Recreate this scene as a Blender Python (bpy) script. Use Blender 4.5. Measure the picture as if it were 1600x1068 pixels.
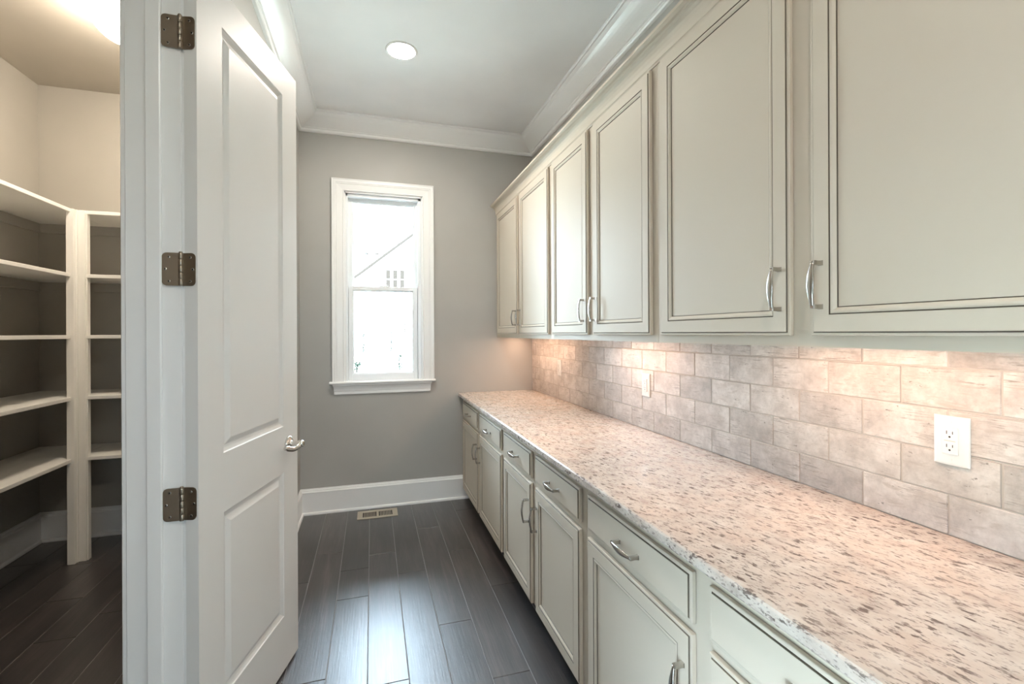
import bpy, bmesh, math, random
from mathutils import Vector, Matrix
random.seed(7)
S = bpy.context.scene
COL = S.collection
for o in list(bpy.data.objects): bpy.data.objects.remove(o)

# ------------------------------------------------------------------ camera
CAM_H, YAW, ROLL, F_PX = 1.4276, 0.2918, -0.0042, 727.48
cd = bpy.data.cameras.new('camera'); cam = bpy.data.objects.new('camera', cd); COL.objects.link(cam)
cd.sensor_width = 36; cd.lens = F_PX/1600*36; cd.shift_y = -14.09/1600
cd.clip_start = 0.02; cd.clip_end = 500
fw = Vector((math.sin(YAW), math.cos(YAW), 0)); rt = Vector((math.cos(YAW), -math.sin(YAW), 0)); up = Vector((0, 0, 1))
R2 = rt*math.cos(ROLL)+up*math.sin(ROLL); U2 = -rt*math.sin(ROLL)+up*math.cos(ROLL)
mw = Matrix((R2, U2, -fw)).transposed().to_4x4(); mw.translation = (0, 0, CAM_H)
cam.matrix_world = mw
S.camera = cam

# ------------------------------------------------------------------ sky, light, exposure
SKY = 13.5
w = bpy.data.worlds.new('sky'); S.world = w; w.use_nodes = True
bg = w.node_tree.nodes['Background']; bg.inputs[0].default_value = (0.66, 0.83, 1.0, 1); bg.inputs[1].default_value = SKY
S.view_settings.view_transform = 'Standard'; S.view_settings.look = 'None'
S.view_settings.gamma = 1; S.view_settings.use_curve_mapping = False
S.view_settings.exposure = 1.85
CAN_E, UCL_E, PANTRY_E = 110.0, 9.6, 33.0

# ------------------------------------------------------------------ dimensions
W = 1.3867            # face of the backsplash tiles
XR = W+0.010          # right wall
XL = -0.547           # left wall, room side
XP = -0.690           # left wall, pantry side
YB = 3.9915           # window wall
YP = 4.020            # pantry back wall
XPL = -2.205          # pantry left wall
ZC = 3.155            # ceiling
YN = -2.3             # wall behind the camera

# ------------------------------------------------------------------ materials
def nt(m): return m.node_tree.nodes, m.node_tree.links
def mat(name, col, rough=.5, metal=0, spec=.5, coat=0):
    m = bpy.data.materials.new(name); m.use_nodes = True
    b = m.node_tree.nodes['Principled BSDF']
    b.inputs['Base Color'].default_value = (*col, 1); b.inputs['Roughness'].default_value = rough
    b.inputs['Metallic'].default_value = metal; b.inputs['Specular IOR Level'].default_value = spec
    b.inputs['Coat Weight'].default_value = coat; b.inputs['Coat Roughness'].default_value = .12
    return m
def noise(n, l, vec, scale, detail=4, rough=.5, dist=0):
    t = n.new('ShaderNodeTexNoise'); t.inputs['Scale'].default_value = scale; t.inputs['Detail'].default_value = detail
    t.inputs['Roughness'].default_value = rough; t.inputs['Distortion'].default_value = dist
    if vec is not None: l.new(vec, t.inputs['Vector'])
    return t.outputs['Fac']
def ramp(n, l, fac, stops, interp='LINEAR'):
    r = n.new('ShaderNodeValToRGB'); r.color_ramp.interpolation = interp
    e = r.color_ramp.elements
    while len(e) < len(stops): e.new(.5)
    for i, (p, c) in enumerate(stops):
        e[i].position = p; e[i].color = (*c, 1) if len(c) == 3 else c
    l.new(fac, r.inputs[0]); return r.outputs[0]
def mix(n, l, f, a, b, mode='MIX'):
    x = n.new('ShaderNodeMix'); x.data_type = 'RGBA'; x.blend_type = mode
    for s, v in ((x.inputs[0], f), (x.inputs[6], a), (x.inputs[7], b)):
        if isinstance(v, (int, float)): s.default_value = v
        elif isinstance(v, tuple): s.default_value = (*v, 1)
        else: l.new(v, s)
    return x.outputs[2]
def mapping(n, l, vec, scale=(1, 1, 1), rot=(0, 0, 0), loc=None):
    mp = n.new('ShaderNodeMapping'); mp.inputs['Scale'].default_value = scale; mp.inputs['Rotation'].default_value = rot
    l.new(vec, mp.inputs['Vector'])
    if loc is not None: l.new(loc, mp.inputs['Location'])
    return mp.outputs[0]
def bump(n, l, b, h, strength, dist=.002):
    x = n.new('ShaderNodeBump'); x.inputs['Strength'].default_value = strength; x.inputs['Distance'].default_value = dist
    l.new(h, x.inputs['Height']); l.new(x.outputs[0], b.inputs['Normal'])
def geo(n): return n.new('ShaderNodeNewGeometry').outputs['Position']

def wallpaint(name, col, rough=.55, amt=.05):
    m = mat(name, col, rough, spec=.35); n, l = nt(m); b = n['Principled BSDF']; p = geo(n)
    f = noise(n, l, p, 1.7, 3); c = ramp(n, l, f, [(.3, tuple(x*(1-amt) for x in col)), (.7, tuple(min(1, x*(1+amt)) for x in col))])
    l.new(c, b.inputs['Base Color']); bump(n, l, b, noise(n, l, p, 260, 3), .12, .001); return m
M_wall = wallpaint('wall_paint_greige', (.43, .42, .395))
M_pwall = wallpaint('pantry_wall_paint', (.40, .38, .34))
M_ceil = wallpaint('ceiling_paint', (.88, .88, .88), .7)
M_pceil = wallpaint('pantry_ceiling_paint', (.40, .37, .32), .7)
M_trim = mat('white_trim_paint', (.87, .87, .86), .28, spec=.5)
M_door = mat('white_door_paint', (.77, .76, .74), .42, spec=.35)
M_shelf = mat('shelf_paint', (.86, .84, .79), .35)
M_cab = mat('cabinet_paint_greige', (.620, .552, .458), .5, spec=.15)
M_cabin = mat('cabinet_underside', (.55, .52, .44), .5)
M_glaze = mat('brown_glaze', (.13, .105, .075), .5)
M_nickel = mat('brushed_nickel', (.52, .49, .45), .24, 1)
M_hinge = mat('antique_nickel', (.36, .31, .25), .36, 1)
M_hole = mat('dark_hole', (.015, .012, .01), .7)
M_chrome = mat('polished_nickel', (.72, .70, .67), .12, 1)
M_plastic = mat('white_plastic', (.78, .76, .73), .25)
M_register = mat('register_tan', (.50, .44, .35), .45)
M_toe = mat('toe_kick', (.20, .19, .17), .6)
M_grout = mat('floor_grout', (.36, .35, .35), .8)
M_tgrout = mat('backsplash_grout', (.50, .45, .40), .85)
M_vinyl = mat('window_vinyl', (.86, .88, .89), .3)
M_track = mat('balance_track', (.55, .58, .6), .5)

def emis(name, col, e):
    m = bpy.data.materials.new(name); m.use_nodes = True; n, l = nt(m); n.remove(n['Principled BSDF'])
    x = n.new('ShaderNodeEmission'); x.inputs[0].default_value = (*col, 1); x.inputs[1].default_value = e
    l.new(x.outputs[0], n['Material Output'].inputs[0]); return m
M_can = emis('can_lens_glow', (1, .91, .80), CAN_E)
M_ucl = emis('under_cabinet_glow', (1, .65, .45), UCL_E)
M_bowl = emis('frosted_bowl_glow', (1, .87, .72), PANTRY_E)

def glass():
    m = bpy.data.materials.new('window_glass'); m.use_nodes = True; n, l = nt(m); n.remove(n['Principled BSDF'])
    t = n.new('ShaderNodeBsdfTransparent'); t.inputs[0].default_value = (.97, .985, .98, 1)
    g = n.new('ShaderNodeBsdfGlossy'); g.inputs['Roughness'].default_value = .0
    f = n.new('ShaderNodeFresnel'); f.inputs[0].default_value = 1.45
    x = n.new('ShaderNodeMixShader'); l.new(f.outputs[0], x.inputs[0]); l.new(t.outputs[0], x.inputs[1]); l.new(g.outputs[0], x.inputs[2])
    l.new(x.outputs[0], n['Material Output'].inputs[0]); return m
M_glass = glass()

def plankmat():
    m = mat('dark_plank_tile', (.05, .04, .036), .34, spec=1.0, coat=.8); n, l = nt(m); b = n['Principled BSDF']; p = geo(n)
    oi = n.new('ShaderNodeObjectInfo'); rnd = oi.outputs['Random']
    cx = n.new('ShaderNodeCombineXYZ')
    for i, k in enumerate((13., 29., 7.)):
        mu = n.new('ShaderNodeMath'); mu.operation = 'MULTIPLY'; mu.inputs[1].default_value = k; l.new(rnd, mu.inputs[0]); l.new(mu.outputs[0], cx.inputs[i])
    v = mapping(n, l, p, (14, 1.5, 1), loc=cx.outputs[0])
    g1 = noise(n, l, v, 1.6, 5, .6, .35)
    v2 = mapping(n, l, p, (90, 3.2, 1), loc=cx.outputs[0]); g2 = noise(n, l, v2, 1.5, 4, .6, .2)
    big = noise(n, l, mapping(n, l, p, (2.2, 1.2, 1), loc=cx.outputs[0]), 1.5, 3)
    c = ramp(n, l, g1, [(.25, (.013, .010, .010)), (.5, (.030, .024, .023)), (.78, (.074, .058, .054))])
    c = mix(n, l, g2, c, (.035, .029, .028), 'MIX') if False else mix(n, l, .55, c, ramp(n, l, g2, [(.3, (.22, .22, .22)), (.7, (1.55, 1.5, 1.48))]), 'MULTIPLY')
    hv = n.new('ShaderNodeHueSaturation'); l.new(c, hv.inputs['Color'])
    mr = n.new('ShaderNodeMapRange'); mr.inputs[3].default_value = .85; mr.inputs[4].default_value = 1.65; l.new(rnd, mr.inputs[0]); l.new(mr.outputs[0], hv.inputs['Value'])
    l.new(hv.outputs[0], b.inputs['Base Color'])
    rr = n.new('ShaderNodeMapRange'); rr.inputs[3].default_value = .34; rr.inputs[4].default_value = .42; l.new(big, rr.inputs[0]); l.new(rr.outputs[0], b.inputs['Roughness'])
    bump(n, l, b, g2, .55, .0014); b.inputs['Coat Roughness'].default_value = .38; return m
M_plank = plankmat()

def granite():
    m = mat('white_pink_granite', (.8, .75, .7), .16, spec=.5); n, l = nt(m); b = n['Principled BSDF']; p = geo(n)
    pr = mapping(n, l, p, (1, 1, 1), (0, 0, math.radians(-14)))
    soft = noise(n, l, mapping(n, l, pr, (1, .55, 1)), 24, 4, .6)
    base = ramp(n, l, soft, [(.3, (.46, .39, .35)), (.48, (.60, .54, .49)), (.7, (.70, .65, .60))])
    warm = noise(n, l, pr, 9, 3); base = mix(n, l, ramp(n, l, warm, [(.45, (0, 0, 0)), (.75, (.6, .6, .6))]), base, (.64, .50, .42))
    f1 = noise(n, l, mapping(n, l, pr, (84, 33, 84)), 1.0, 4, .6)
    k1 = ramp(n, l, f1, [(.560, (0, 0, 0)), (.635, (.95, .95, .95))])
    dens = noise(n, l, pr, 6, 2); dk = ramp(n, l, dens, [(.3, (.55, .55, .55)), (.55, (1, 1, 1))])
    k1 = mix(n, l, 1., k1, dk, 'MULTIPLY')
    c = mix(n, l, k1, base, (.13, .10, .09))
    f2 = noise(n, l, mapping(n, l, pr, (190, 75, 190)), 1.0, 3, .5)
    c = mix(n, l, ramp(n, l, f2, [(.575, (0, 0, 0)), (.66, (.7, .7, .7))]), c, (.24, .19, .18))
    l.new(c, b.inputs['Base Color']); return m
M_granite = granite()

def tilemat():
    m = mat('distressed_white_tile', (.7, .66, .6), .42, spec=.4); n, l = nt(m); b = n['Principled BSDF']; p = geo(n)
    oi = n.new('ShaderNodeObjectInfo'); rnd = oi.outputs['Random']
    cx = n.new('ShaderNodeCombineXYZ')
    for i, k in enumerate((31., 17., 53.)):
        mu = n.new('ShaderNodeMath'); mu.operation = 'MULTIPLY'; mu.inputs[1].default_value = k; l.new(rnd, mu.inputs[0]); l.new(mu.outputs[0], cx.inputs[i])
    def v(sc): return mapping(n, l, p, sc, loc=cx.outputs[0])
    cloud = noise(n, l, v((12, 12, 12)), 1, 5, .6)
    base = ramp(n, l, cloud, [(.30, (.46, .41, .375)), (.48, (.59, .535, .49)), (.64, (.685, .635, .59))])
    fine = noise(n, l, v((60, 60, 60)), 1, 5, .7)
    base = mix(n, l, .55, base, ramp(n, l, fine, [(.3, (.72, .71, .70)), (.6, (1, 1, 1))]), 'MULTIPLY')
    scr = noise(n, l, v((46, 13, 210)), 1, 5, .7, .9); area = noise(n, l, v((7, 7, 11)), 1, 2)
    k = mix(n, l, 1., ramp(n, l, scr, [(.55, (0, 0, 0)), (.64, (1, 1, 1))]), ramp(n, l, area, [(.46, (0, 0, 0)), (.58, (.9, .9, .9))]), 'MULTIPLY')
    c = mix(n, l, k, base, (.28, .24, .21))
    smu = noise(n, l, v((28, 11, 48)), 1, 5, .7, .6)
    c = mix(n, l, ramp(n, l, smu, [(.54, (0, 0, 0)), (.67, (.75, .75, .75))]), c, (.44, .38, .33))
    pit = noise(n, l, v((75, 45, 95)), 1, 5, .7); area2 = noise(n, l, v((9, 9, 9)), 1.3, 2)
    k2 = mix(n, l, 1., ramp(n, l, pit, [(.62, (0, 0, 0)), (.68, (1, 1, 1))]), ramp(n, l, area2, [(.50, (0, 0, 0)), (.58, (.9, .9, .9))]), 'MULTIPLY')
    c = mix(n, l, k2, c, (.20, .17, .15))
    hv = n.new('ShaderNodeHueSaturation'); l.new(c, hv.inputs['Color'])
    mr = n.new('ShaderNodeMapRange'); mr.inputs[3].default_value = .84; mr.inputs[4].default_value = 1.10; l.new(rnd, mr.inputs[0]); l.new(mr.outputs[0], hv.inputs['Value'])
    l.new(hv.outputs[0], b.inputs['Base Color']); bump(n, l, b, fine, .35, .0015); return m
M_tile = tilemat()
M_tedge = mat('worn_tile_edge', (.42, .37, .33), .7)

# ------------------------------------------------------------------ geometry helpers
class MB:
    """collects shapes for ONE mesh"""
    def __init__(s): s.v = []; s.f = []; s.m = []; s.sm = []
    def add(s, vs, fs, mi=0, smooth=False):
        k = len(s.v); s.v += [tuple(x) for x in vs]
        for f in fs: s.f.append([i+k for i in f]); s.m.append(mi); s.sm.append(smooth)
        return s
    def box(s, a, b, mi=0):
        (x0, y0, z0), (x1, y1, z1) = a, b
        x0, x1 = sorted((x0, x1)); y0, y1 = sorted((y0, y1)); z0, z1 = sorted((z0, z1))
        v = [(x0, y0, z0), (x1, y0, z0), (x1, y1, z0), (x0, y1, z0), (x0, y0, z1), (x1, y0, z1), (x1, y1, z1), (x0, y1, z1)]
        return s.add(v, [(0, 3, 2, 1), (4, 5, 6, 7), (0, 1, 5, 4), (1, 2, 6, 5), (2, 3, 7, 6), (3, 0, 4, 7)], mi)
    def bbox(s, a, b, r=.002, seg=1, mi=0):
        bm = bmesh.new(); bmesh.ops.create_cube(bm, size=1)
        for v in bm.verts: v.co = Vector([(a[i]+b[i])/2+v.co[i]*abs(b[i]-a[i]) for i in range(3)])
        bmesh.ops.bevel(bm, geom=bm.edges[:], offset=r, segments=seg, affect='EDGES', profile=.5)
        bm.verts.index_update(); s.add([v.co[:] for v in bm.verts], [[v.index for v in f.verts] for f in bm.faces], mi); bm.free(); return s
    def loft(s, rings, mi=0, closed=True, cap=True, smooth=False, mis=None):
        n = len(rings[0]); vs = [p for r in rings for p in r]; k = len(s.v); s.v += [tuple(x) for x in vs]
        for i in range(len(rings)-1):
            for j in range(n if closed else n-1):
                jj = (j+1) % n
                s.f.append([k+i*n+j, k+i*n+jj, k+(i+1)*n+jj, k+(i+1)*n+j]); s.m.append(mis[j] if mis else mi); s.sm.append(smooth)
        if cap:
            s.f.append([k+j for j in range(n)][::-1]); s.m.append(mi); s.sm.append(False)
            s.f.append([k+(len(rings)-1)*n+j for j in range(n)]); s.m.append(mi); s.sm.append(False)
        return s
    def lathe(s, prof, c, ax='z', seg=32, mi=0, smooth=True, sc=(1, 1)):
        """prof: (radius, height)"""
        rings = []
        for r, h in prof:
            ring = []
            for j in range(seg):
                a = 2*math.pi*j/seg; u, v = r*math.cos(a)*sc[0], r*math.sin(a)*sc[1]
                ring.append({'z': (c[0]+u, c[1]+v, c[2]+h), 'x': (c[0]+h, c[1]+u, c[2]+v), 'y': (c[0]+u, c[1]+h, c[2]+v)}[ax])
            rings.append(ring)
        return s.loft(rings, mi, True, True, smooth)
    def sweep(s, pts, rad, seg=12, mi=0, side=Vector((0, 1, 0)), power=1.0):
        """elliptic sections; rad = (half width along side, half thickness) per point"""
        rings = []; P = [Vector(p) for p in pts]
        for i, p in enumerate(P):
            t = (P[min(i+1, len(P)-1)]-P[max(i-1, 0)]).normalized()
            u = (side-t*side.dot(t)).normalized(); v = t.cross(u)
            ring = []
            for j in range(seg):
                a = 2*math.pi*j/seg; ca, sa = math.cos(a), math.sin(a)
                ca = math.copysign(abs(ca)**power, ca); sa = math.copysign(abs(sa)**power, sa)
                ring.append(p+u*ca*rad[i][0]+v*sa*rad[i][1])
            rings.append(ring)
        return s.loft(rings, mi, True, True, True)
    def mesh(s, name, mats, off=(0, 0, 0)):
        me = bpy.data.meshes.new(name)
        me.from_pydata([(x-off[0], y-off[1], z-off[2]) for x, y, z in s.v], [], s.f)
        for m in (mats if isinstance(mats, (list, tuple)) else [mats]): me.materials.append(m)
        for p, mi, sm in zip(me.polygons, s.m, s.sm): p.material_index = mi; p.use_smooth = sm
        me.validate(); bm = bmesh.new(); bm.from_mesh(me); bmesh.ops.recalc_face_normals(bm, faces=bm.faces[:]); bm.to_mesh(me); bm.free()
        return me
def link(name, me, parent=None, loc=(0, 0, 0), rot=(0, 0, 0)):
    o = bpy.data.objects.new(name, me); COL.objects.link(o); o.location = loc; o.rotation_euler = rot
    if parent is not None: o.parent = parent
    return o
def obj(name, mb, mats, parent=None, off=None):
    """mesh given in world coordinates; parented parts are stored relative to their thing"""
    if off is None:
        off = Vector((0, 0, 0)); p = parent
        while p is not None: off = off+p.location; p = p.parent
    o = link(name, mb.mesh(name, mats, off), parent)
    return o
def tag(o, label=None, cat=None, group=None, kind=None):
    for k, v in (('label', label), ('category', cat), ('group', group), ('kind', kind)):
        if v: o[k] = v
    return o
def thing(name, label, cat, loc=(0, 0, 0), group=None, rotz=0):
    o = link(name, None, None, loc, (0, 0, rotz)); return tag(o, label, cat, group)
def struct(name, mb, mats, label=None, parent=None):
    o = obj(name, mb, mats, parent); tag(o, label, None, None, 'structure'); return o
def sempty(name, label=None, loc=(0, 0, 0)):
    o = link(name, None, None, loc); return tag(o, label, None, None, 'structure')
def mould(mb, prof, f0, f1, mi=0, smooth=False):
    """prof list of (offset, z); f0/f1 give the 3D point at either end"""
    return mb.loft([[f0(o, z) for o, z in prof], [f1(o, z) for o, z in prof]], mi, True, True, smooth)
def arc(c, r, a0, a1, n):
    return [(c[0]+r*math.cos(math.radians(a0+(a1-a0)*i/n)), c[1]+r*math.sin(math.radians(a0+(a1-a0)*i/n))) for i in range(n+1)]

# ------------------------------------------------------------------ room shell
T = .14
SW0, SW1, SZ0, SZ1 = -1.70, .40, .10, 1.05  # opening cut for the added side fill window
OY0, OY1, OZ = .870, 1.625, 2.590       # pantry doorway
WX0, WX1, WZ0, WZ1 = -.222, .418, 1.035, 2.585   # window rough opening
b = MB()
b.box((XL-.003, YN, 0), (XP+.003, SW0, ZC)).box((XL-.003, SW1, 0), (XP+.003, OY0-.02, ZC)).box((XL-.003, SW0, 0), (XP+.003, SW1, SZ0)).box((XL-.003, SW0, SZ1), (XP+.003, SW1, ZC)).box((XL-.003, OY1+.02, 0), (XP+.003, YB+.06, ZC)).box((XL-.003, OY0-.02, OZ+.02), (XP+.003, OY1+.02, ZC))
b.v = [(XL if abs(x-(XL-.003)) < 1e-6 else XP if abs(x-(XP+.003)) < 1e-6 else x, y, z) for x, y, z in b.v]
wl = struct('wall_left', b, M_wall, 'greige painted wall with the pantry doorway')
b = MB()
b.box((XL, YB, 0), (WX0, YB+T, ZC)).box((WX1, YB, 0), (XR+.12, YB+T, ZC)).box((WX0, YB, 0), (WX1, YB+T, WZ0)).box((WX0, YB, WZ1), (WX1, YB+T, ZC))
struct('wall_back', b, M_wall, 'greige end wall around the narrow window')
struct('wall_right', MB().box((XR, YN, 0), (XR+.12, YB, ZC)), M_wall, 'greige wall behind the cabinets')
# wall behind the camera with an opening for the added fill window
b = MB(); bx0, bx1, bz0, bz1 = .45, .95, 1.2, 2.0
b.box((XL, YN-T, 0), (bx0, YN, ZC)).box((bx1, YN-T, 0), (XR+.12, YN, ZC)).box((bx0, YN-T, 0), (bx1, YN, bz0)).box((bx0, YN-T, bz1), (bx1, YN, ZC))
struct('wall_front', b, M_wall, 'greige wall behind the camera')
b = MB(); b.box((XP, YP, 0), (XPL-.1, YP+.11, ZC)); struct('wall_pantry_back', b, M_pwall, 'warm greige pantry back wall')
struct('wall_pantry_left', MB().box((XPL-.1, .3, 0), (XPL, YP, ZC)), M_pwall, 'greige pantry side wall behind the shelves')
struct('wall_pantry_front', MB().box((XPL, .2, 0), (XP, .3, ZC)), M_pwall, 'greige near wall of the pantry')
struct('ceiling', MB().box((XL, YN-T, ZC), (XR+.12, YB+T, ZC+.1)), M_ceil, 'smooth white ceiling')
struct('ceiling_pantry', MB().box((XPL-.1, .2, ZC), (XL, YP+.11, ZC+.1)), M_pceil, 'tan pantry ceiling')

# floor: grout bed + individual plank tiles
fl = struct('floor', MB().box((XPL-.1, YN-T, -.08), (XR+.12, YP+.11, -.0025)), M_grout, 'dark wood look plank tile floor with thin grout lines')
PW, X00, PL, G = .1652, -.0242, 1.172, .0016
anchor = {-3: 2.90, -2: 3.239, -1: 2.975, 0: 3.139, 1: 2.845, 2: 2.286, 3: 3.04, 4: 2.551, -10: 3.097, -8: 2.888}
pm = {}
def plank_mesh(wd, ln):
    k = (round(wd, 3), round(ln, 3))
    if k not in pm:
        b = MB(); c = .0012; z = .0008
        r = lambda i, zz: [(i, i, zz), (wd-i, i, zz), (wd-i, ln-i, zz), (i, ln-i, zz)]
        b.loft([r(0, -.006), r(0, z-c), r(c, z)], 0, True, False); n = len(b.v); b.f.append([n-4, n-3, n-2, n-1]); b.m.append(0); b.sm.append(False)
        pm[k] = b.mesh('plank', M_plank)
    return pm[k]
for k in range(-14, 9):
    x0 = X00+k*PW; x1 = x0+PW
    x0c, x1c = max(x0, XPL-.05), min(x1, XR+.05)
    if x1c-x0c < .03: continue
    a = anchor.get(k, 2.3+random.random()*1.1)
    js = [a+PL*i for i in range(-6, 3)]
    if k == -1: js.append(2.657)
    js = sorted(j for j in js if YN-.1 < j < YP+.05)
    ys = [YN-.1]+js+[YP+.08]
    for y0, y1 in zip(ys[:-1], ys[1:]):
        if y1-y0 < .02: continue
        if x1 < XL-.05 and y1 < .2: continue
        link('plank', plank_mesh(x1c-x0c-2*G, y1-y0-2*G), fl, (x0c+G, y0+G, 0))

# baseboards
BB = [(0, 0), (.030, 0), (.030, .010), (.026, .018), (.017, .022), (.017, .168), (.019, .172), (.016, .180), (.011, .184), (.011, .190), (.006, .196), (.005, .202), (0, .202)]
b = MB(); mould(b, BB, lambda o, z: (XL+o, YB-o, z), lambda o, z: (.86, YB-o, z)); struct('baseboard_back', b, M_trim, 'tall white baseboard under the window')
b = MB(); mould(b, BB, lambda o, z: (XL+o, YB-o, z), lambda o, z: (XL+o, OY1+.105, z)); struct('baseboard_left', b, M_trim, 'tall white baseboard along the left wall')
b = MB(); mould(b, BB, lambda o, z: (XPL+o, YP-o, z), lambda o, z: (XPL+o, .3, z)); struct('baseboard_pantry_left', b, M_trim, 'white baseboard under the left pantry shelves')
b = MB(); mould(b, BB, lambda o, z: (XPL+o, YP-o, z), lambda o, z: (XP, YP-o, z)); struct('baseboard_pantry_back', b, M_trim, 'white baseboard under the rear pantry shelves')
# ceiling crown
CR = [(0, 0), (.147, 0), (.147, -.012), (.143, -.016), (.133, -.016), (.131, -.020)] + [(.131-.100*(t/7.)**1.25, -.020-.080*(t/7.)**.75) for t in range(1, 8)] + \
     [(.031, -.104), (.020, -.106), (.020, -.112), (.024, -.116), (.024, -.124), (.017, -.131), (0, -.132)]
CR = [(o, ZC+z) for o, z in CR]
b = MB(); mould(b, CR, lambda o, z: (XL+o, YB-o, z), lambda o, z: (XR-o, YB-o, z)); struct('trim_1', b, M_trim, 'white crown moulding above the window wall')
b = MB(); mould(b, CR, lambda o, z: (XL+o, YB-o, z), lambda o, z: (XL+o, YN, z)); struct('trim_2', b, M_trim, 'white crown moulding along the left wall')
b = MB(); mould(b, CR, lambda o, z: (XR-o, YB-o, z), lambda o, z: (XR-o, YN, z)); struct('trim_3', b, M_trim, 'white crown moulding above the wall cabinets')

# pantry door jamb, stops and casings
b = MB(); JX0, JX1 = XP, XL
b.bbox((JX0, OY1, 0), (JX1, OY1+.02, OZ+.02), .0015).bbox((JX0, OY0-.02, 0), (JX1, OY0, OZ+.02), .0015).box((JX0, OY0, OZ), (JX1, OY1, OZ+.02))
struct('trim_4', b, M_trim, 'white jamb of the pantry doorway')
b = MB()
for y0, y1 in ((OY1-.011, OY1), (OY0, OY0+.011)): b.bbox((-.637, y0, 0), (-.596, y1, OZ), .004, 2)
b.bbox((-.637, OY0, OZ-.011), (-.596, OY1, OZ), .004, 2)
struct('trim_5', b, M_trim, 'white door stop on the pantry jamb')
CP = [(0, 0), (0, .011), (.004, .014), (.010, .011), (.014, .012), (.060, .017), (.064, .021), (.084, .021), (.088, .018), (.088, 0)]   # (across, thickness)
def casing(b, x, sgn):
    # three mitred boards round the opening; sgn = outward normal along X
    yi0, yi1, zi = OY0-.005, OY1+.005, OZ+.005
    P = lambda y, z, t: (x+sgn*t, y, z)
    b.loft([[P(yi1+a, 0, t) for a, t in CP], [P(yi1+a, zi+a, t) for a, t in CP]])
    b.loft([[P(yi1+a, zi+a, t) for a, t in CP], [P(yi0-a, zi+a, t) for a, t in CP]])
    b.loft([[P(yi0-a, 0, t) for a, t in CP], [P(yi0-a, zi+a, t) for a, t in CP]])
b = MB(); casing(b, XL, 1); struct('trim_6', b, M_trim, 'white casing of the pantry doorway on the room side')
b = MB(); casing(b, XP, -1); struct('trim_7', b, M_trim, 'white casing of the pantry doorway on the pantry side')

# ------------------------------------------------------------------ pantry door (swung open into the room)
HX, HY = -.502, 1.612; AL = math.atan2(.25478, .967)
door = sempty('door_1', 'tall white two panel door standing open', (HX, HY, 0)); door.rotation_euler = (0, 0, math.pi/2-AL)
DL, DT, DZ0, DZ1 = .697, .037, .014, 2.562
def rect(x0, x1, z0, z1, i, y): return [(x0+i, y, z0+i), (x1-i, y, z0+i), (x1-i, y, z1-i), (x0+i, y, z1-i)]
b = MB()
PX0, PX1 = .130, .562; panels = ((.240, .843), (1.038, 2.436))
zs = [DZ0, .240, .843, 1.038, 2.436, DZ1]
for side, yf in ((-1, 0.0), (1, DT)):
    s = 1 if side < 0 else -1
    def q(x0, x1, z0, z1): b.add([(x0, yf, z0), (x1, yf, z0), (x1, yf, z1), (x0, yf, z1)], [(0, 1, 2, 3)])
    q(0, PX0, DZ0, DZ1); q(PX1, DL, DZ0, DZ1)
    for z0, z1 in ((DZ0, .240), (.843, 1.038), (2.436, DZ1)): q(PX0, PX1, z0, z1)
    for z0, z1 in panels:
        rr = [rect(PX0, PX1, z0, z1, i, yf+s*d) for i, d in ((0, 0), (.003, .0035), (.014, .0085), (.021, .0105), (.024, .0100), (.040, .0025), (.043, .0015))]
        b.loft(rr, 0, True, False); n = len(b.v); b.f.append([n-4, n-3, n-2, n-1]); b.m.append(0); b.sm.append(False)
b.add([(0, 0, DZ0), (DL, 0, DZ0), (DL, DT, DZ0), (0, DT, DZ0), (0, 0, DZ1), (DL, 0, DZ1), (DL, DT, DZ1), (0, DT, DZ1)], [(0, 1, 2, 3), (4, 5, 6, 7), (1, 2, 6, 5), (0, 3, 7, 4)])
link('slab', b.mesh('slab', M_door), door)
# hinges
b = MB(); px, py = -.0066, .0446
wdir = Vector((-.25478, .967, 0))         # towards the pantry along the jamb, in door space
hh = .049
def leaf(b, o, u, nrm, wd, r=.013):
    pts = []
    for cx, cz, a0 in ((wd-r, hh-r, 90), (wd-r, -hh+r, 0)):
        pts += [(cx+r*math.cos(math.radians(a)), cz+r*math.sin(math.radians(a))) for a in (range(90, -1, -15) if a0 == 90 else range(0, -91, -15))]
    pts = [(0, hh)]+pts+[(0, -hh)]
    f = [o+u*p+Vector((0, 0, z)) for p, z in pts]; k = [x+nrm*.0022 for x in f]
    b.loft([f, k])
    for sx, sz in ((.60, .036), (.80, 0), (.60, -.036)):
        c = o+u*(wd*sx)+Vector((0, 0, sz))+nrm*.0022
        ring = lambda rr, h: [c+u*rr*math.cos(a*math.pi/5)+Vector((0, 0, rr*math.sin(a*math.pi/5)))+nrm*h for a in range(10)]
        b.loft([ring(.0042, .0001), ring(.0038, .0009), ring(.0016, .0004)], 1, True, False, True)
        b.loft([ring(.0021, .0002), ring(.0020, .0012)], 2)
leaf(b, Vector((-.0004, DT+.006, 0)), Vector((0, -1, 0)), Vector((-1, 0, 0)), .0385)
nj = Vector((wdir.y, -wdir.x, 0)); nj = nj if nj.x < 0 else -nj
jo = Vector((px, py, 0))-nj*.0040+wdir*.004
leaf(b, jo, wdir, nj, .0455)
for k in range(5):
    z0 = -hh+k*.0196; b.lathe([(.0060, z0+.0004), (.0064, z0+.001), (.0064, z0+.0186), (.0060, z0+.0192)], (px, py, 0), 'z', 14)
b.lathe([(.0035, hh), (.0052, hh+.0015), (.0040, hh+.004)], (px, py, 0), 'z', 12)
hm = b.mesh('hinge', [M_hinge, M_nickel, M_hole])
for z in (2.331, 1.622, .920, .215): link('hinge', hm, door, (0, 0, z))
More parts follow.
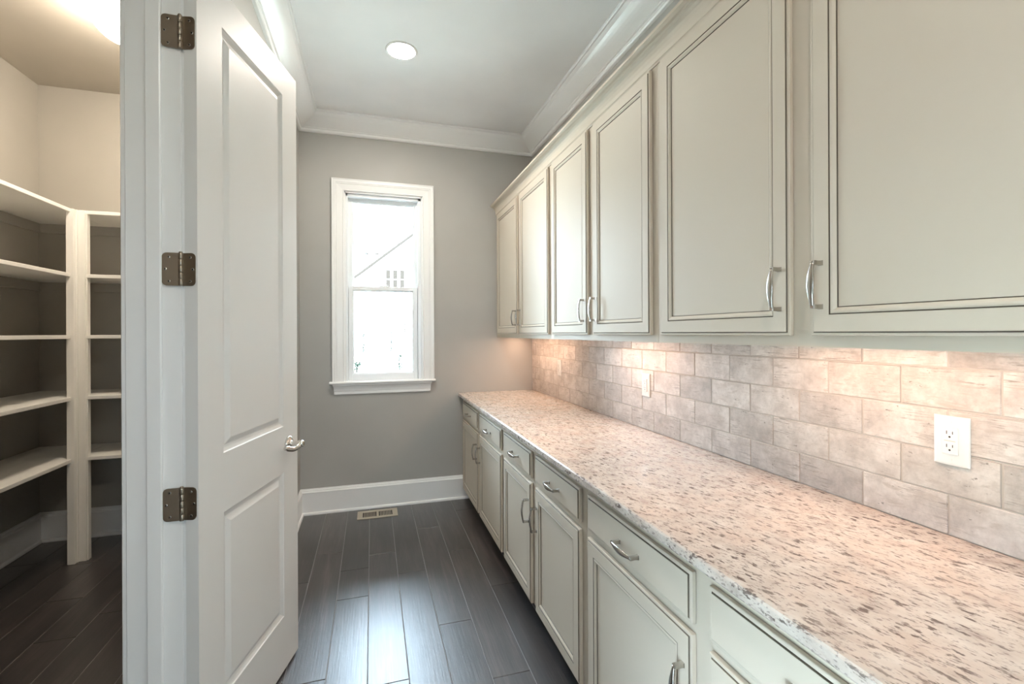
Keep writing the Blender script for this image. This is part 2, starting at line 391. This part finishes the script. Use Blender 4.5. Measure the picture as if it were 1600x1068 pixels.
# lever handle
b = MB(); lx, lz = .607, .955
b.lathe([(.0338, 0), (.0338, -.004), (.031, -.008), (.022, -.011), (.015, -.012), (.0125, -.016), (.0120, -.040), (.0145, -.046), (.0150, -.052), (.013, -.062), (.009, -.066)], (lx, 0, lz), 'y', 28)
pts, rad = [], []
for i in range(13):
    t = i/12; pts.append((lx+.004-.112*t, -.055+.012*math.sin(t*math.pi)*.6+.022*t*t, lz+.002-.006*t-.012*math.sin(t*math.pi*1.3)))
    rad.append((.0125-.0035*math.sin(t*math.pi)+(.001 if t < .9 else -.004), .0085-.003*t))
b.sweep(pts, rad, 14, side=Vector((0, 0, 1)))
link('lever_handle', b.mesh('lever_handle', M_chrome), door)

# ------------------------------------------------------------------ window
win = sempty('window_1', 'narrow white double hung window with deep casing', (0, 0, 0))
ix0, ix1, iz0, iz1 = -.214, .410, 1.040, 2.580     # inner edge of the casing
WC = [(0, 0), (0, .012), (.005, .016), (.012, .013), (.016, .014), (.052, .018), (.056, .022), (.061, .020), (.066, .024), (.084, .024), (.088, .028), (.093, .028), (.093, 0)]
b = MB(); Q = lambda x, z, t: (x, YB-t, z)
b.loft([[Q(ix0-a, iz0, t) for a, t in WC], [Q(ix0-a, iz1+a, t) for a, t in WC]])
b.loft([[Q(ix0-a, iz1+a, t) for a, t in WC], [Q(ix1+a, iz1+a, t) for a, t in WC]])
b.loft([[Q(ix1+a, iz0, t) for a, t in WC], [Q(ix1+a, iz1+a, t) for a, t in WC]])
obj('casing', b, M_trim, win)
b = MB(); SP = [(0, 0), (.036, 0), (.042, .004), (.044, .010), (.042, .016), (.036, .020), (0, .020)]
b.loft([[(x, YB-o, 1.022+z) for o, z in SP] for x in (-.328, .512)]); b.box((ix0, YB, 1.022), (ix1, YB+.045, 1.042)); obj('stool', b, M_trim, win)
AP = [(0, .938), (.010, .938), (.012, .944), (.012, .962), (.015, .966), (.016, .985), (.021, 1.000), (.029, 1.010), (.033, 1.013), (.033, 1.022), (0, 1.022)]
b = MB(); b.loft([[(-.292-.5*o+.004, YB-o, z) for o, z in AP], [(.470+.5*o-.004, YB-o, z) for o, z in AP]]); obj('apron', b, M_trim, win)
# jamb extension and vinyl frame
b = MB(); jy = YB+.125
b.box((WX0, YB-.002, iz0), (-.203, jy, iz1)).box((.400, YB-.002, iz0), (WX1, jy, iz1)).box((WX0, YB-.002, 2.568), (WX1, jy, WZ1)).box((WX0, YB+.04, WZ0), (WX1, jy, 1.045))
obj('jamb_liner', b, M_trim, win)
b = MB()
for x0, x1 in ((-.203, -.186), (.373, .400)): b.bbox((x0, YB+.018, 1.030), (x1, YB+.105, 2.568), .002)
b.bbox((-.203, YB+.018, 2.545), (.400, YB+.105, 2.568), .002)
for x0, x1 in ((-.186, -.176), (.363, .373)): b.box((x0, YB+.060, 1.045), (x1, YB+.068, 2.545))
obj('vinyl_frame', b, M_vinyl, win)
def sash(x0, x1, z0, z1, y, gx0, gx1, gz0, gz1, d=.030):
    b = MB(); m = .012
    F = [(0, 0), (0, d), (1, d), (1, 0)]
    for (X0, X1, Z0, Z1) in ((x0, gx0-m, z0, z1), (gx1+m, x1, z0, z1), (gx0-m, gx1+m, z0, gz0-m), (gx0-m, gx1+m, gz1+m, z1)):
        b.bbox((X0, y, Z0), (X1, y+d, Z1), .002)
    b.loft([rect(gx0-m, gx1+m, gz0-m, gz1+m, 0, y+.004), rect(gx0-m, gx1+m, gz0-m, gz1+m, .004, y+.004), rect(gx0, gx1, gz0, gz1, 0, y+.014)], 0, True, False)
    s = obj('sash', b, M_vinyl, win)
    obj('pane', MB().box((gx0-.01, y+.0145, gz0-.01), (gx1+.01, y+.0185, gz1+.01)), M_glass, s, (0, 0, 0)); return s
sash(-.184, .370, 1.036, 1.816, YB+.035, -.141, .326, 1.106, 1.774)
up_s = sash(-.184, .370, 1.785, 2.548, YB+.070, -.142, .338, 1.815, 2.506)
b = MB(); b.bbox((.060, YB+.036, 1.816), (.130, YB+.064, 1.826), .003, 2); b.lathe([(.012, 0), (.012, .008), (.006, .012)], (.095, YB+.050, 1.825), 'z', 14); b.bbox((.093, YB+.038, 1.829), (.122, YB+.048, 1.835), .002)
obj('sash_lock', b, M_vinyl, win)
# unseen rear window, added only to let in fill daylight
wn2 = sempty('fill_window_2', 'added unseen window behind the camera for fill light')
b = MB()
for a0, a1 in (((bx0, bz0), (bx0+.06, bz1)), ((bx1-.06, bz0), (bx1, bz1)), ((bx0, bz0), (bx1, bz0+.06)), ((bx0, bz1-.06), (bx1, bz1)), ((.68, bz0), (.72, bz1))):
    b.box((a0[0], YN-.10, a0[1]), (a1[0], YN-.04, a1[1]))
obj('fill_window_frame', b, M_vinyl, wn2); obj('pane', MB().box((bx0+.05, YN-.075, bz0+.05), (bx1-.05, YN-.070, bz1-.05)), M_glass, wn2)
wn3 = sempty('fill_window_3', 'added unseen side window behind the camera for fill light')  # invented side window, throws cool fill onto the cabinet fronts
b = MB()
for y0, y1, z0, z1 in ((SW0, SW0+.06, SZ0, SZ1), (SW1-.06, SW1, SZ0, SZ1), (SW0, SW1, SZ0, SZ0+.06), (SW0, SW1, SZ1-.06, SZ1)):
    b.box((XL-.10, y0, z0), (XL-.04, y1, z1))
obj('fill_window_frame', b, M_vinyl, wn3); obj('pane', MB().box((XL-.075, SW0+.05, SZ0+.05), (XL-.07, SW1-.05, SZ1-.05)), M_glass, wn3)
a = bpy.data.lights.new('side_fill_portal', 'AREA'); a.shape = 'RECTANGLE'; a.size = SZ1-SZ0; a.size_y = SW1-SW0; a.cycles.is_portal = True
o = bpy.data.objects.new('side_fill_portal', a); COL.objects.link(o); o.location = (XL-.11, (SW0+SW1)/2, (SZ0+SZ1)/2); o.rotation_euler = (0, math.radians(-90), 0)
for nm, loc, rx, sx, sy in (('window_portal', ((WX0+WX1)/2, YB+.12, (WZ0+WZ1)/2), math.radians(-90), WX1-WX0, WZ1-WZ0), ('rear_fill_portal', ((bx0+bx1)/2, YN-.11, (bz0+bz1)/2), math.radians(90), bx1-bx0, bz1-bz0)):
    a = bpy.data.lights.new(nm, 'AREA'); a.shape = 'RECTANGLE'; a.size = sx; a.size_y = sy; a.cycles.is_portal = True
    o = bpy.data.objects.new(nm, a); COL.objects.link(o); o.location = loc; o.rotation_euler = (rx, 0, 0)

# ------------------------------------------------------------------ cabinet pieces
def panel_rings(y0, y1, z0, z1, x, prof):
    return [[(x+d, y0+i, z0+i), (x+d, y1-i, z0+i), (x+d, y1-i, z1-i), (x+d, y0+i, z1-i)] for i, d in prof]
DOORP = [(0, .0162, 0), (0, .0050, 0), (.0015, .0036, 0), (.0070, .0034, 1), (.0078, .0052, 1), (.0095, .0008, 0), (.0110, 0, 0), (.0500, 0, 1), (.0508, .0030, 1), (.0528, .0012, 0), (.0560, .0000, 0), (.0600, .0006, 0), (.0665, .0052, 1), (.0675, .0082, 1), (.0688, .0072, 0)]
DRAWP = [(0, .0162, 0), (0, .0058, 0), (.0015, .0045, 0), (.0085, .0040, 1), (.0095, .0060, 1), (.0112, .0008, 0), (.0130, 0, 0)]
def front(name, y0, y1, z0, z1, x, prof, parent):
    b = MB(); rr = panel_rings(y0, y1, z0, z1, x, [(i, d) for i, d, _ in prof])
    for k in range(len(rr)-1): b.loft([rr[k], rr[k+1]], prof[k][2], True, False)
    b.add(rr[0], [(3, 2, 1, 0)]); b.add(rr[-1], [(0, 1, 2, 3)])
    bm = None
    return obj(name, b, [M_cab, M_glaze], parent)
def pull_mesh():
    b = MB(); h = .0530
    for s in (-1, 1):
        b.loft([[(-x, -wy, s*h-wz), (-x, wy, s*h-wz), (-x, wy, s*h+wz), (-x, -wy, s*h+wz)] for x, wy, wz in ((0, .0066, .0062), (.003, .0058, .0054), (.012, .0052, .0048), (.026, .0056, .0052), (.0290, .0046, .0044))], 0, True, True, False)
    pts, rad = [], []
    for i in range(17):
        t = i/16; u = math.sin(math.pi*t); pts.append((-.0255-.0085*u, 0, -h-.002+(2*h+.004)*t)); rad.append((.0048+.0052*u**1.4, .0040-.0004*u))
    b.sweep(pts, rad, 12, side=Vector((0, 1, 0)), power=.75)
    return b.mesh('handle', M_nickel)
PULL = pull_mesh()
def pull(parent, x, y, z, horizontal=False):
    off = Vector((0, 0, 0)); p = parent
    while p is not None: off = off+p.location; p = p.parent
    return link('handle', PULL, parent, Vector((x, y, z))-off, (math.pi/2 if horizontal else 0, 0, 0))

XUF, XUD = 1.0607, 1.042       # upper face frame / door front
XBF, XBD = .7540, .7350        # base face frame / door front
units = [  # far wall -> camera : unit extents and door extents (y)
    (2.668, 3.990, (3.344, 3.925), (2.703, 3.288)),
    (1.559, 2.668, (2.151, 2.640), (1.593, 2.087)),
    (.290, 1.559, (.956, 1.526), (.330, .895))]
ulab = ['painted two door wall cabinet at the far end beside the end wall', 'painted two door wall cabinet, narrowest and middle one of the run', 'painted two door wall cabinet nearest the viewer at right']
blab = ['painted two drawer base cabinet at the far end against the end wall', 'painted two drawer base cabinet, narrowest and middle one under the counter', 'painted two drawer base cabinet nearest the viewer, cut by the frame']
for k, (y0, y1, dA, dB) in enumerate(units):
    e = .0006
    c = thing('wall_cabinet', ulab[k], 'cabinet', (XUF+.15, (y0+y1)/2, 1.389), 'wall cabinets along the right wall')
    b = MB(); b.box((XUF+.02, y0+e, 1.416), (W-.0008, y1-e, 1.428)).box((XUF+.02, y0+e, 1.389), (W-.0008, y0+.016, 2.53)).box((XUF+.02, y1-.016, 1.389), (W-.0008, y1-e, 2.53))
    b.box((XUF+.02, y0+e, 2.518), (W-.0008, y1-e, 2.53)).box((W-.0068, y0+e, 1.428), (W-.0008, y1-e, 2.53))
    obj('carcass', b, M_cab, c)
    b = MB(); yi = [dB[0]+.012, dB[1]-.012, dA[0]+.012, dA[1]-.012]
    for a0, a1 in ((y0+e, yi[0]), (yi[1], yi[2]), (yi[3], y1-e)): b.box((XUF, a0, 1.389), (XUF+.02, a1, 2.53))
    for a0, a1 in ((yi[0], yi[1]), (yi[2], yi[3])): b.box((XUF, a0, 1.389), (XUF+.02, a1, 1.434)).box((XUF, a0, 2.44), (XUF+.02, a1, 2.53))
    obj('face_frame', b, M_cab, c)
    for j, (d0, d1) in enumerate((dA, dB)):
        d = front('door', d0, d1, 1.418, 2.455, XUD, DOORP, c)
        pull(d, XUD, (d0+.029) if j == 0 else (d1-.029), 1.541)
for k, (y0, y1, dA, dB) in enumerate(units):
    e = .0006
    c = thing('base_cabinet', blab[k], 'cabinet', (1.08, (y0+y1)/2, 0.001), 'base cabinets under the counter')
    b = MB(); ZT = .883
    b.box((XBF+.02, y0+e, .105), (XR-.001, y0+.016, ZT)).box((XBF+.02, y1-.016, .105), (XR-.001, y1-e, ZT)).box((XBF+.02, y0+.016, .105), (XR-.001, y1-.016, .121)).box((XR-.008, y0+.016, .121), (XR-.001, y1-.016, ZT))
    obj('carcass', b, M_cab, c)
    b = MB(); yi = [dB[0]+.012, dB[1]-.012, dA[0]+.012, dA[1]-.012]
    for a0, a1 in ((y0+e, yi[0]), (yi[1], yi[2]), (yi[3], y1-e)): b.box((XBF, a0, .105), (XBF+.02, a1, ZT))
    for a0, a1 in ((yi[0], yi[1]), (yi[2], yi[3])):
        for z0, z1 in ((.105, .128), (.684, .736), (.832, ZT)): b.box((XBF, a0, z0), (XBF+.02, a1, z1))
    obj('face_frame', b, M_cab, c)
    obj('toe_kick', MB().box((XBF+.075, y0+e, .001), (XBF+.09, y1-e, .105)).box((XBF+.09, y0+e, .001), (XR-.03, y0+.016, .105)).box((XBF+.09, y1-.016, .001), (XR-.03, y1-e, .105)), M_toe, c)
    for j, (d0, d1) in enumerate((dA, dB)):
        dr = front('drawer_front', d0, d1, .720, .846, XBD, DRAWP, c); pull(dr, XBD, (d0+d1)/2, .777, True)
        d = front('door', d0, d1, .108, .694, XBD, DOORP, c); pull(d, XBD, (d0+.029) if j == 0 else (d1-.029), .552)
# small crown on top of the wall cabinets
CC = [(0, 2.462), (.004, 2.462), (.006, 2.468), (.009, 2.471)]+[(.009+.036*(1-math.cos(math.radians(90*t/6))), 2.471+.062*math.sin(math.radians(90*t/6))) for t in range(1, 7)]+[(.049, 2.536), (.055, 2.541), (.0555, 2.5515), (0, 2.5515)]
b = MB(); b.loft([[(XUF-.0005-o, YB-.001, z) for o, z in CC], [(XUF-.0005-o, .29, z) for o, z in CC]]); b.box((XUF, .29, 2.531), (XUF+.05, YB-.001, 2.5515))
tag(obj('cabinet_crown', b, M_cab), 'cove crown moulding running along the top of the wall cabinets', 'moulding')

# ------------------------------------------------------------------ countertop
XF = .7108
b = MB(); ed = [(XF+.012, .914), (XF+.004, .9125), (XF+.0005, .908), (XF, .902), (XF, .889), (XF+.003, .884), (W+.006, .884), (W+.006, .914)]
b.loft([[(x, .20, z) for x, z in ed], [(x, YB-.001, z) for x, z in ed]])
tag(obj('countertop', b, M_granite), 'pale pinkish speckled granite countertop on the base cabinets', 'countertop')

# ------------------------------------------------------------------ backsplash tiles
bs = obj('backsplash', MB().box((W+.0020, .22, .915), (XR-.0005, YB-.001, 1.415)), M_tgrout)
tag(bs, 'backsplash of distressed white brick tiles above the counter', 'backsplash')
rows = [(.915, 1.017), (1.017, 1.1235), (1.1235, 1.230), (1.230, 1.3355), (1.3355, 1.4155)]
g = .0015
rt_ = random.Random(3)
outlets = [(.797, 1.1545), (2.150, 1.150), (3.338, 1.157)]
for r, (z0, z1) in enumerate(rows):
    a = 1.0195 if r % 2 == 0 else .9145
    k = -4
    while True:
        y0 = a+.2130*k; y1 = y0+.2130; k += 1
        if y1 < .26: continue
        if y0 > YB-.01: break
        y0 = max(y0, .222); y1 = min(y1, YB-.002)
        if y1-y0 < .012: continue
        b = MB(); n = 5
        def ringpts(i, x, jit):
            P = []
            for (A, B, m_) in (((y0+g+i, z0+g+i), (y1-g-i, z0+g+i), 6), ((y1-g-i, z0+g+i), (y1-g-i, z1-g-i), 3), ((y1-g-i, z1-g-i), (y0+g+i, z1-g-i), 6), ((y0+g+i, z1-g-i), (y0+g+i, z0+g+i), 3)):
                for t in range(m_):
                    u = t/m_; jy = rt_.uniform(0, jit); jz = rt_.uniform(0, jit)
                    yy = A[0]+(B[0]-A[0])*u; zz = A[1]+(B[1]-A[1])*u
                    yy += jy if yy < (y0+y1)/2 else -jy; zz += jz if zz < (z0+z1)/2 else -jz
                    P.append((x, yy, zz))
            return P
        xo = W+rt_.uniform(-.0006, .0008)
        r0 = ringpts(0, XR-.004, 0); r1 = ringpts(0, xo+.0022, .0006); r2 = ringpts(.0012, xo, .0016)
        b.loft([r0, r1], 0, True, False); b.loft([r1, r2], 1 if rt_.random() < .35 else 0, True, False)
        b.add(r2, [tuple(range(len(r2)))])
        obj('tile', b, [M_tile, M_tedge], bs)

# outlets
def slot(b, x, y, z, w_, h_, mi): b.box((x-.0003, y-w_/2, z-h_/2), (x+.0006, y+w_/2, z+h_/2), mi)
olab = ['white wall outlet nearest the viewer, on the right of the backsplash', 'white wall outlet in the middle of the backsplash', 'small white wall outlet farthest away, near the end wall']
for k, (y, z) in enumerate(outlets):
    o = thing('wall_outlet', olab[k], 'outlet', (W, y, z), 'outlets on the backsplash')
    x = W-.0012; hw, hh2 = .0375, .0615
    R = lambda i, d: [(x-d, y-hw+i, z-hh2+i), (x-d, y+hw-i, z-hh2+i), (x-d, y+hw-i, z+hh2-i), (x-d, y-hw+i, z+hh2-i)]
    obj('plate', MB().loft([R(0, 0), R(0, .003), R(.002, .005), R(.006, .0062), R(.010, .0065)]), M_plastic, o)
    b = MB(); xx = x-.0065; b.bbox((xx-.0035, y-.0168, z-.0335), (xx, y+.0168, z+.0335), .001)
    for s in (-1, 1):
        zc = z+s*.0165; slot(b, xx-.0035, y-.0062, zc+.004, .0016, .0070, 1); slot(b, xx-.0035, y+.0062, zc+.004, .0016, .0082, 1)
        b.lathe([(.0024, .0002), (.0024, -.0004)], (xx-.0035, y, zc-.0065), 'x', 12, 1)
    b.box((xx-.0038, y-.012, z-.0008), (xx-.003, y+.012, z+.0008), 2)
    obj('receptacle', b, [M_plastic, M_hole, M_register], o)
    for s in (-1, 1): obj('screw', MB().lathe([(.0030, 0), (.0028, -.0009)], (x-.0064, y, z+s*.047), 'x', 12), M_plastic, o)

# under-cabinet lights
for k, (ya, yb) in enumerate(((3.05, 3.93), (1.86, 2.42), (.62, 1.22))):
    c = (ya+yb)/2
    o = thing('under_cabinet_light', ['slim light bar hidden under the far wall cabinet', 'slim light bar hidden under the middle wall cabinet', 'slim light bar hidden under the nearest wall cabinet'][k], 'light', (1.22, c, 1.409), 'light bars under the wall cabinets')
    obj('housing', MB().bbox((1.200, ya, 1.401), (1.250, yb, 1.4155), .002), M_plastic, o)
    obj('lens', MB().box((1.206, ya+.01, 1.3995), (1.244, yb-.01, 1.4008)), M_ucl, o)

# ------------------------------------------------------------------ recessed ceiling lights
def can(x, y, lab):
    o = thing('recessed_light', lab, 'light', (x, y, ZC), 'recessed ceiling lights')
    obj('trim_ring', MB().lathe([(.079, -.001), (.079, -.004), (.083, -.006), (.092, -.005), (.096, -.001)], (x, y, ZC), 'z', 40), M_trim, o)
    obj('lens', MB().lathe([(.0785, -.0015), (.0785, -.0045), (.050, -.0075), (.012, -.0085)], (x, y, ZC), 'z', 36), M_can, o)
can(.179, 2.918, 'round glowing recessed light in the white ceiling, in view')
can(.179, -.30, 'round recessed light added unseen behind the viewer for fill')  # second can added out of view to brighten the near cabinets

# floor register
fx0, fx1, fy0, fy1 = -.116, .188, 3.752, 3.915
o = thing('floor_register', 'tan metal floor register set in the dark floor under the window', 'vent', ((fx0+fx1)/2, (fy0+fy1)/2, .0009))
b = MB(); z0, z1 = .0010, .0065; mx, my = .046, .030; xm = (fx0+fx1)/2
gx = [(fx0+.040, xm-.009), (xm+.009, fx1-.040)]; gy0, gy1 = fy0+.030, fy1-.030
b.bbox((fx0, fy0, z0), (fx1, gy0, z1), .0012).bbox((fx0, gy1, z0), (fx1, fy1, z1), .0012)
for a0, a1 in ((fx0, gx[0][0]), (gx[0][1], gx[1][0]), (gx[1][1], fx1)): b.box((a0, gy0, z0), (a1, gy1, z1))
obj('frame', b, M_register, o)
b = MB()
for a0, a1 in gx:
    st = (a1-a0)/9
    for i in range(1, 9): b.box((a0+st*i-.0022, gy0, z0+.0005), (a0+st*i+.0022, gy1, z1-.001))
tag(obj('louvre', b, M_register, o), kind='stuff')
obj('duct', MB().box((gx[0][0], gy0, z0), (gx[1][1], gy1, z0+.0004)), M_hole, o)

# ------------------------------------------------------------------ pantry shelving
ps = thing('pantry_shelving', 'cream painted corner shelving with a central post in the pantry', 'shelving', (XPL+.2, YP-.2, 0))
ZS = [2.213, 1.810, 1.425, 1.040, .655]; XFt, YFt = -1.800, 3.602
for z in ZS:
    b = MB(); b.bbox((XPL+.001, .45, z-.019), (XFt+.006, YP-.001, z), .002); b.bbox((XFt-.013, .45, z-.022), (XFt+.008, 3.575, z+.0005), .002)
    obj('shelf', b, M_shelf, ps)
    b = MB(); b.bbox((XFt+.007, YFt+.006, z-.019), (XP-.001, YP-.001, z), .002); b.bbox((-1.745, YFt-.006, z-.022), (XP-.001, YFt+.014, z+.0005), .002)
    obj('shelf', b, M_shelf, ps)
for z in ZS:
    b = MB(); zt, zb = z-.0195, z-.082
    b.box((XPL+.001, .45, zb), (XPL+.018, YP-.019, zt)); obj('cleat', b, M_pwall, ps)
    b = MB(); b.box((XPL+.001, YP-.018, zb), (XP-.001, YP-.001, zt)); obj('cleat', b, M_pwall, ps)
b = MB(); zt = ZS[0]-.0005
b.bbox((-1.816, 3.556, .001), (-1.776, 3.600, zt), .003, 2); b.bbox((-1.777, 3.580, .001), (-1.771, 3.600, zt), .001)
b.bbox((-1.771, 3.588, .001), (-1.733, 3.625, zt), .003, 2); b.bbox((-1.734, 3.600, .001), (-1.727, 3.632, zt), .001)
obj('corner_post', b, M_shelf, ps)

# pantry ceiling light
px_, py_ = -1.228, 2.905
def bowl_light(px_, py_, lab):
    o = thing('flush_ceiling_light', lab, 'light', (px_, py_, ZC))
    obj('base', MB().lathe([(.125, 0), (.128, -.010), (.120, -.016), (.138, -.022), (.142, -.030), (.136, -.036), (.146, -.041), (.149, -.048), (.144, -.054)], (px_, py_, ZC), 'z', 48), M_trim, o)
    obj('glass_bowl', MB().lathe([(.142, -.052)]+[(.150*math.cos(math.radians(a)), -.060-.150*math.sin(math.radians(a))) for a in range(5, 90, 7)]+[(.006, -.211)], (px_, py_, ZC), 'z', 48), M_bowl, o)
    obj('finial', MB().lathe([(.010, -.209), (.012, -.215), (.007, -.223), (.002, -.227)], (px_, py_, ZC), 'z', 16), M_nickel, o)
bowl_light(px_, py_, 'glowing frosted bowl ceiling light in the pantry, beside the doorway')

# ------------------------------------------------------------------ outside
def soil():
    m = mat('pale_lawn', (.45, .46, .38), .9); n, l = nt(m); b = n['Principled BSDF']
    l.new(ramp(n, l, noise(n, l, geo(n), .9, 6, .7), [(.3, (.40, .42, .33)), (.7, (.56, .55, .47))]), b.inputs['Base Color']); return m
GZ = -.6
struct('ground', MB().box((-70, -60, GZ-.3), (70, 90, GZ)), soil(), 'pale ground outside the window')
M_siding = mat('white_siding', (.82, .82, .80), .6); M_roofm = mat('pale_shingles', (.62, .62, .60), .8); M_wgl = mat('far_window_glass', (.030, .0235, .0195), .3, spec=0); M_rake = mat('rake_board', (.031, .0245, .0205), .6, spec=0)
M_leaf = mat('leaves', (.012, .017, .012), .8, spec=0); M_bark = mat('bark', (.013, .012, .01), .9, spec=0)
h = thing('neighbour_house', 'white sided house with a sloping gable seen through the window', 'house', (4, 45, GZ))
sl = .805; ex, ez = -1.45, 5.77; pk = 8.0; pz = ez+(pk-ex)*sl
b = MB()
gp = [(ex, GZ), (2*pk-ex, GZ), (2*pk-ex, ez), (pk, pz), (ex, ez)]
b.loft([[(x, 40, z) for x, z in gp], [(x, 50, z) for x, z in gp]]); b.box((-14, 41.5, GZ), (ex, 50, 5.4)); obj('wall', b, M_siding, h)
b = MB(); rr_ = [(ex-.6, ez-.35), (pk, pz+.14), (2*pk-ex+.6, ez-.35), (2*pk-ex+.6, ez-.20), (pk, pz+.32), (ex-.6, ez-.20)]
b.loft([[(x, 39.6, z) for x, z in rr_], [(x, 50, z) for x, z in rr_]]); obj('roof', b, M_roofm, h)
b = MB(); rr_ = [(ex-.6, 5.3), (pk, pz+.0), (pk, pz+.24), (ex-.6, 5.54)]
b.loft([[(x, 39.56, z-.02) for x, z in rr_], [(x, 39.6, z-.02) for x, z in rr_]]); obj('rake_board', b, M_rake, h)
b = MB(); b.loft([[(-14.4, 40.9, 5.3), (-14.4, 45.8, 10.2), (-14.4, 50.6, 5.3)], [(9, 40.9, 5.3), (9, 45.8, 10.2), (9, 50.6, 5.3)]]); obj('roof', b, M_roofm, h)
for i in range(4):
    x = -.62+i*.93; obj('roof_vent', MB().bbox((x, 44.0, 8.62), (x+.32, 44.35, 8.72), .01), M_rake, h)
def hwin(x, z, ww, hh_, y=40):
    f = obj('window', MB().box((x-.06, y-.05, z-.06), (x+ww+.06, y, z+hh_+.06)), M_siding, h)
    b = MB(); b.box((x, y-.06, z), (x+ww, y-.045, z+hh_/2-.03)).box((x, y-.06, z+hh_/2+.03), (x+ww, y-.045, z+hh_)); obj('pane', b, M_wgl, f)
for i in range(3): hwin(1.12+i*.56, 5.15, .36, 1.55)
for i in range(3): hwin(2.42+i*.42, 1.50, .28, .80)
def tree(name, lab, x, y, hgt, rad, z0, cat):
    o = thing(name, lab, cat, (x, y, GZ)); R = random.Random(int(x*100)+9)
    b = MB(); b.lathe([(.035, 0), (.025, hgt*.5), (.008, hgt)], (x, y, GZ), 'z', 8)
    for i in range(9):
        a = R.uniform(0, 6.28); zz = GZ+hgt*R.uniform(.3, .9); L = rad*R.uniform(.5, 1)
        b.sweep([(x, y, zz), (x+L*math.cos(a)*.5, y+L*math.sin(a)*.5, zz+.15), (x+L*math.cos(a), y+L*math.sin(a), zz+.36)], [(.012, .012), (.009, .009), (.004, .004)], 5, side=Vector((0, 0, 1)).cross(Vector((math.cos(a), math.sin(a), .3))).normalized())
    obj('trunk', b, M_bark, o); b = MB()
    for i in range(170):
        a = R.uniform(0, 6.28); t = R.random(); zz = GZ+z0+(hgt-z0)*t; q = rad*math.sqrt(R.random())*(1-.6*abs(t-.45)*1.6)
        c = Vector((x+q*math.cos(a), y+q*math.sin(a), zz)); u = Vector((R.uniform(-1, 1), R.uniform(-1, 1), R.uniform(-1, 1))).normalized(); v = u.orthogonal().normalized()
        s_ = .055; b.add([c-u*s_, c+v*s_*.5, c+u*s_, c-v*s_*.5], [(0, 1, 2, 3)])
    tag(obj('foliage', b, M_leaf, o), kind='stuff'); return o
tree('young_tree', 'slender young tree outside, behind the left of the lower pane', -.52, 30, 2.15, .20, .9, 'tree')
tree('young_tree', 'slender young tree outside, behind the middle of the lower pane', 1.12, 30, 2.2, .18, .9, 'tree')
tree('small_shrub', 'small round bare shrub outside, behind the right of the lower pane', 1.30, 24, .95, .34, .25, 'shrub')
tree('evergreen_shrub', 'green shrub outside at the left edge of the lower pane', -.66, 22, .75, .34, .05, 'shrub')
